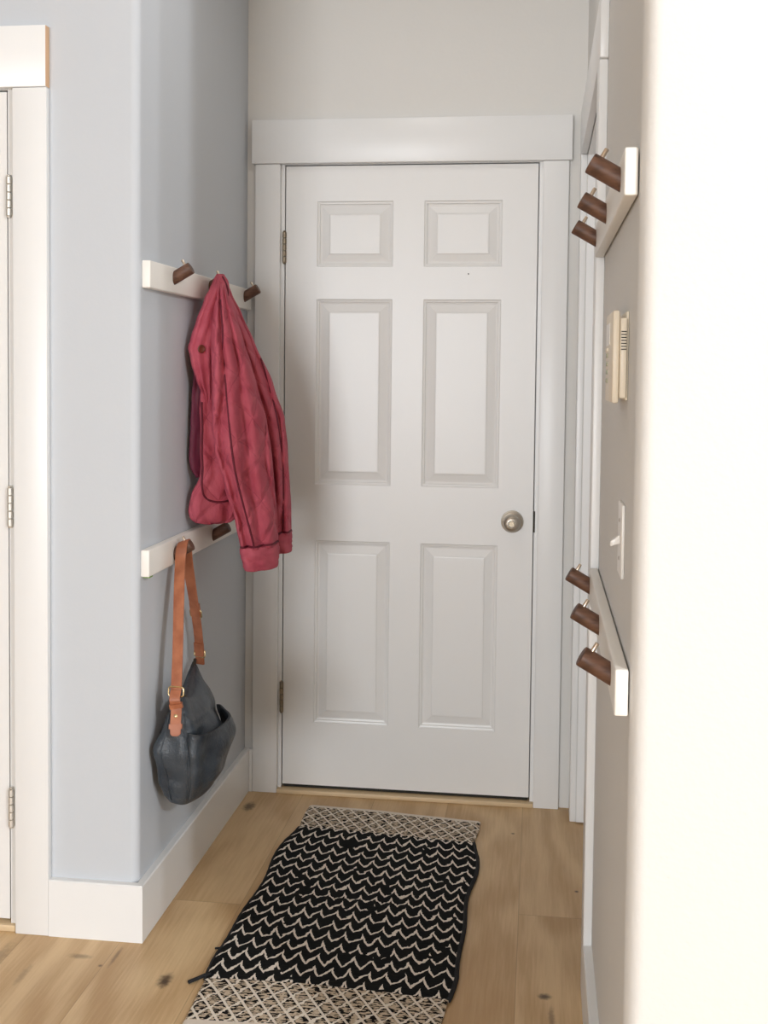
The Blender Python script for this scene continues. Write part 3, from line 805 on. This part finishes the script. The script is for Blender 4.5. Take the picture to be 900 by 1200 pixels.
# side pocket standing proud on the room side
def pocket_pt(t, v, off):
    """t 0..1 from the near end to the far end, v 0..1 bottom to rim"""
    th = -1.12 + t * 1.95
    rim = 0.506 - 0.004 * sin(PI * t) - 0.006 * t
    z = 0.305 + (rim - 0.305) * v
    e = min(1, max(0, sin(PI * t)))
    bulge = 0.003 + 0.034 * v ** 1.05 * e ** 0.6 + off * (0.35 + 0.65 * e ** 0.4)
    return bag_pt(z, th, bulge)
bm = bmesh.new(); NU, NV = 48, 26
fr = [[bm.verts.new(pocket_pt(i / NU, j / NV, 0.003 + 0.0018 * (j >= NV - 2))) for i in range(NU + 1)] for j in range(NV + 1)]
bk = [[bm.verts.new(pocket_pt(i / NU, j / NV, -0.0015)) for i in range(NU + 1)] for j in range(NV + 1)]
for j in range(NV):
    for i in range(NU):
        bm.faces.new((fr[j][i], fr[j][i + 1], fr[j + 1][i + 1], fr[j + 1][i])); bm.faces.new((bk[j][i], bk[j + 1][i], bk[j + 1][i + 1], bk[j][i + 1]))
    bm.faces.new((fr[j][0], fr[j + 1][0], bk[j + 1][0], bk[j][0])); bm.faces.new((fr[j][NU], bk[j][NU], bk[j + 1][NU], fr[j + 1][NU]))
for i in range(NU):
    bm.faces.new((fr[NV][i], fr[NV][i + 1], bk[NV][i + 1], bk[NV][i])); bm.faces.new((fr[0][i], bk[0][i], bk[0][i + 1], fr[0][i + 1]))
bg.append(obj('side_pocket', bm, m_navy, bag, smooth='auto'))
# seams on the end panel
for th0, th1 in ((-1.95, -1.85), (-1.18, -1.22)):
    bm = bmesh.new()
    tube(bm, [bag_pt(0.56 - 0.25 * i / 30, th0 + (th1 - th0) * i / 30, 0.0008) for i in range(31)], 0.0016, 6)
    bg.append(obj('seam', bm, m_navy, bag, smooth=True))
# zip along the top
bm = bmesh.new()
zp = []
for i in range(25):
    t = i / 24; y = -0.876 + (0.243) * t
    z = 0.606 - 0.036 * sin(PI * t) - 0.026 * (1 - t)
    zp.append((-0.076 + 0.050 * (1 - t - 0.35), y, z))
tube(bm, zp, 0.0042, 8)
zo = obj('zipper', bm, m_gapd, bag, smooth=True); bg.append(zo)
bm = bmesh.new()
tube(bm, [(-0.066, -0.80, 0.556), (-0.060, -0.803, 0.545), (-0.057, -0.806, 0.528)], 0.003, 8)
obj('zip_pull', bm, m_gold, zo, smooth=True)
# strap
def ribbon(name, pts, wdirs, w, th, mat, parent, n=60):
    P = [Vector(p) for p in smooth_path(pts, n)]; D = [Vector(d).normalized() for d in smooth_path(wdirs, n)]
    bm = bmesh.new(); rings = []
    for i, p in enumerate(P):
        t = (P[min(i + 1, n)] - P[max(i - 1, 0)]).normalized()
        d = (D[i] - t * D[i].dot(t)).normalized(); nn = t.cross(d)
        ww = w(i / n) if callable(w) else w
        rings.append([bm.verts.new(p + d * a * ww / 2 + nn * b * th / 2) for a, b in ((-1, -0.6), (-0.94, -1), (0, -1.1), (0.94, -1), (1, -0.6), (1, 0.6), (0.94, 1), (0, 1.1), (-0.94, 1), (-1, 0.6))])
    for A, B in zip(rings, rings[1:]):
        for k2 in range(10): bm.faces.new((A[k2], A[(k2 + 1) % 10], B[(k2 + 1) % 10], B[k2]))
    bm.faces.new(rings[0][::-1]); bm.faces.new(rings[-1])
    return obj(name, bm, mat, parent, smooth='auto')
HX, HY = XL + 0.0215 + 0.024, -0.762          # where the strap crosses the peg
HZ = 0.9165 + 0.0139 + 0.0185 + 0.001
NR = Vector((-0.055, -0.905, 0.597)); FR_ = Vector((-0.082, -0.628, 0.622))
X1 = (1, 0, 0.35)
strap = ribbon('strap', [NR + Vector((0, 0, 0.004)), (-0.058, -0.885, 0.70), (-0.072, -0.835, 0.82), (HX - 0.002, HY - 0.026, 0.900), (HX, HY - 0.0185, HZ - 0.012), (HX, HY, HZ), (HX, HY + 0.0185, HZ - 0.012), (HX, HY + 0.026, 0.895), (-0.078, -0.705, 0.80), (-0.080, -0.655, 0.70), FR_ + Vector((0, 0, 0.004))],
               [(1, -0.1, 0), (1, -0.2, 0), (1, -0.1, 0.1), X1, X1, X1, X1, X1, (1, -0.3, 0), (1, -0.4, 0), (1, -0.4, 0)], lambda t: 0.0285, 0.0042, m_tan, bag, 110)
bg.append(strap)
def dring(c, wd, up, w, h, r, parent, name='buckle_ring'):
    c = Vector(c); wd = Vector(wd).normalized(); up = Vector(up).normalized()
    pts = []
    for i in range(28):
        a = 2 * PI * i / 28; cu, su = cos(a), sin(a)
        e = 0.45
        pts.append(c + wd * (w / 2) * (abs(cu) ** e) * (1 if cu >= 0 else -1) + up * (h / 2) * (abs(su) ** e) * (1 if su >= 0 else -1))
    bm = bmesh.new(); tube(bm, pts, r, 8, closed=True)
    return obj(name, bm, m_gold, parent, smooth=True)
dring(NR + Vector((0, -0.002, 0)), (1, -0.1, 0), (0, 0.1, 1), 0.040, 0.024, 0.0023, strap)
dring(FR_, (1, -0.4, 0), (0, 0.1, 1), 0.036, 0.020, 0.0022, strap)
dring((-0.0785, -0.675, 0.742), (1, -0.4, 0), (0, -0.4, 1), 0.038, 0.026, 0.0020, strap, 'slider_buckle')
# keeper of the slider and the far tab
kp = ribbon('strap_keeper', [(-0.0785, -0.687, 0.772), (-0.0785, -0.672, 0.735)], [(1, -0.4, 0), (1, -0.4, 0)], 0.031, 0.0085, m_tan, strap, 4)
ft = ribbon('strap_tab', [FR_ + Vector((0, 0, 0.003)), FR_ + Vector((0.001, 0.002, -0.03))], [(1, -0.4, 0), (1, -0.4, 0)], 0.027, 0.007, m_tan, strap, 4)
ft2 = ribbon('strap_tab', [FR_ + Vector((0, -0.004, 0.004)), FR_ + Vector((0, -0.009, 0.030))], [(1, -0.4, 0), (1, -0.4, 0)], 0.030, 0.0085, m_tan, strap, 4)
# near tab with keepers, rivet and rounded tip, lying on the end panel
tp = [NR + Vector((0, -0.003, 0.004)), NR + Vector((0.0005, -0.0135, -0.018))]
for zz in (0.560, 0.540, 0.520, 0.505, 0.494):
    q = bag_pt(zz + 0.008, -1.50, 0.006); tp.append((-0.0545 + 0.07 * (0.597 - zz), q.y - 0.004, zz))
tab = ribbon('strap_tab', tp, [(1, 0.15, 0)] * len(tp), lambda t: 0.0265 * (1 if t < 0.86 else math.sqrt(max(0.03, 1 - ((t - 0.86) / 0.14) ** 2))), 0.0046, m_tan, strap, 60)
def tabpt(t):
    P = smooth_path([tuple(Vector(p)) for p in tp], 60); i = int(t * 60)
    return Vector(P[i]), (Vector(P[min(i + 1, 60)]) - Vector(P[max(0, i - 1)])).normalized()
for t in (0.30, 0.70):
    p, d = tabpt(t)
    ribbon('strap_keeper', [p - d * 0.006, p + d * 0.006], [(1, 0.15, 0)] * 2, 0.033, 0.010, m_tan, strap, 3)
p, d = tabpt(0.50); nrm = d.cross(Vector((1, 0.15, 0))).normalized()
if nrm.y > 0: nrm = -nrm
bm = bmesh.new(); lathe(bm, [(0.0048, 0), (0.0048, 0.0012), (0.0032, 0.0026), (0.001, 0.003)], p + nrm * 0.0022, nrm, 16)
obj('rivet', bm, m_gold, strap, smooth='auto')
for o in bg: o.location = -BT

# ------------------------------------------------------------------ light
W = bpy.data.worlds.new('World'); scene.world = W; W.use_nodes = True
bgn = W.node_tree.nodes['Background']
bgn.inputs[0].default_value = (0.90, 0.95, 1.0, 1); bgn.inputs[1].default_value = 0.05
def area(name, loc, target, sx, sy, power, color, shape='RECTANGLE'):
    L = bpy.data.lights.new(name, 'AREA'); L.energy = power; L.color = color; L.shape = shape; L.size = sx; L.size_y = sy
    o = bpy.data.objects.new(name, L); COL.objects.link(o); o.location = loc
    o.rotation_euler = (Vector(target) - Vector(loc)).to_track_quat('-Z', 'Y').to_euler()
    return o
# daylight from the windows of the room behind the viewer
area('window_light_behind', (-1.5, -13.6, 1.6), (0.5, 0, 1.1), 4.0, 2.0, 640, (0.91, 0.955, 1.0))
# two tall narrow lights to the right of the viewer, cut off by the corner of the right wall
area('lamp_light_near', (6.5, -7.7, 1.3), (-0.1, -0.9, 1.0), 0.17, 1.6, 138, (0.91, 0.95, 1.0))
area('lamp_light_far', (5.9, -8.25, 1.3), (-0.1, -0.7, 1.0), 0.17, 1.6, 58, (0.91, 0.95, 1.0))
# added light high on the right, for the front floor and left wall
area('right_fill_light', (3.07, -4.64, 2.68), (0.0, -1.2, 0.0), 0.16, 0.16, 72, (0.92, 0.96, 1.0), 'DISK')
# added weak fill under the hall ceiling, lifts the hall walls and door
area('hall_fill_light', (0.42, -0.85, 2.73), (0.42, -0.85, 0), 0.3, 0.3, 2.4, (1.0, 0.98, 0.96))

# ------------------------------------------------------------------ camera
yaw, pitch, roll, f = 0.1243, -0.0431, 0.0111, 1300.3
px, py = 18.94, -106.32
def to_world(v):
    x, y, z = v
    c, s = cos(roll), sin(roll); x, z = x * c - z * s, x * s + z * c
    c, s = cos(pitch), sin(pitch); y, z = y * c - z * s, y * s + z * c
    c, s = cos(yaw), sin(yaw); x, y = x * c - y * s, x * s + y * c
    return Vector((x, y, z))
r_, f_, u_ = to_world((1, 0, 0)), to_world((0, 1, 0)), to_world((0, 0, 1))
cam = bpy.data.cameras.new('camera'); co = bpy.data.objects.new('camera', cam); COL.objects.link(co)
cam.sensor_fit = 'HORIZONTAL'; cam.sensor_width = 36; cam.lens = f / 900 * 36
cam.shift_x = -px / 900; cam.shift_y = py / 900
Mx = Matrix.Identity(4)
for i in range(3): Mx[i][0], Mx[i][1], Mx[i][2] = r_[i], u_[i], -f_[i]
Mx.translation = (0.8261, -3.5373, 1.3914)
co.matrix_world = Mx
cam.clip_start = 0.05
scene.camera = co
scene.view_settings.view_transform = 'Standard'; scene.view_settings.look = 'None'
scene.view_settings.gamma = 1; scene.view_settings.use_curve_mapping = False
scene.view_settings.exposure = -0.08
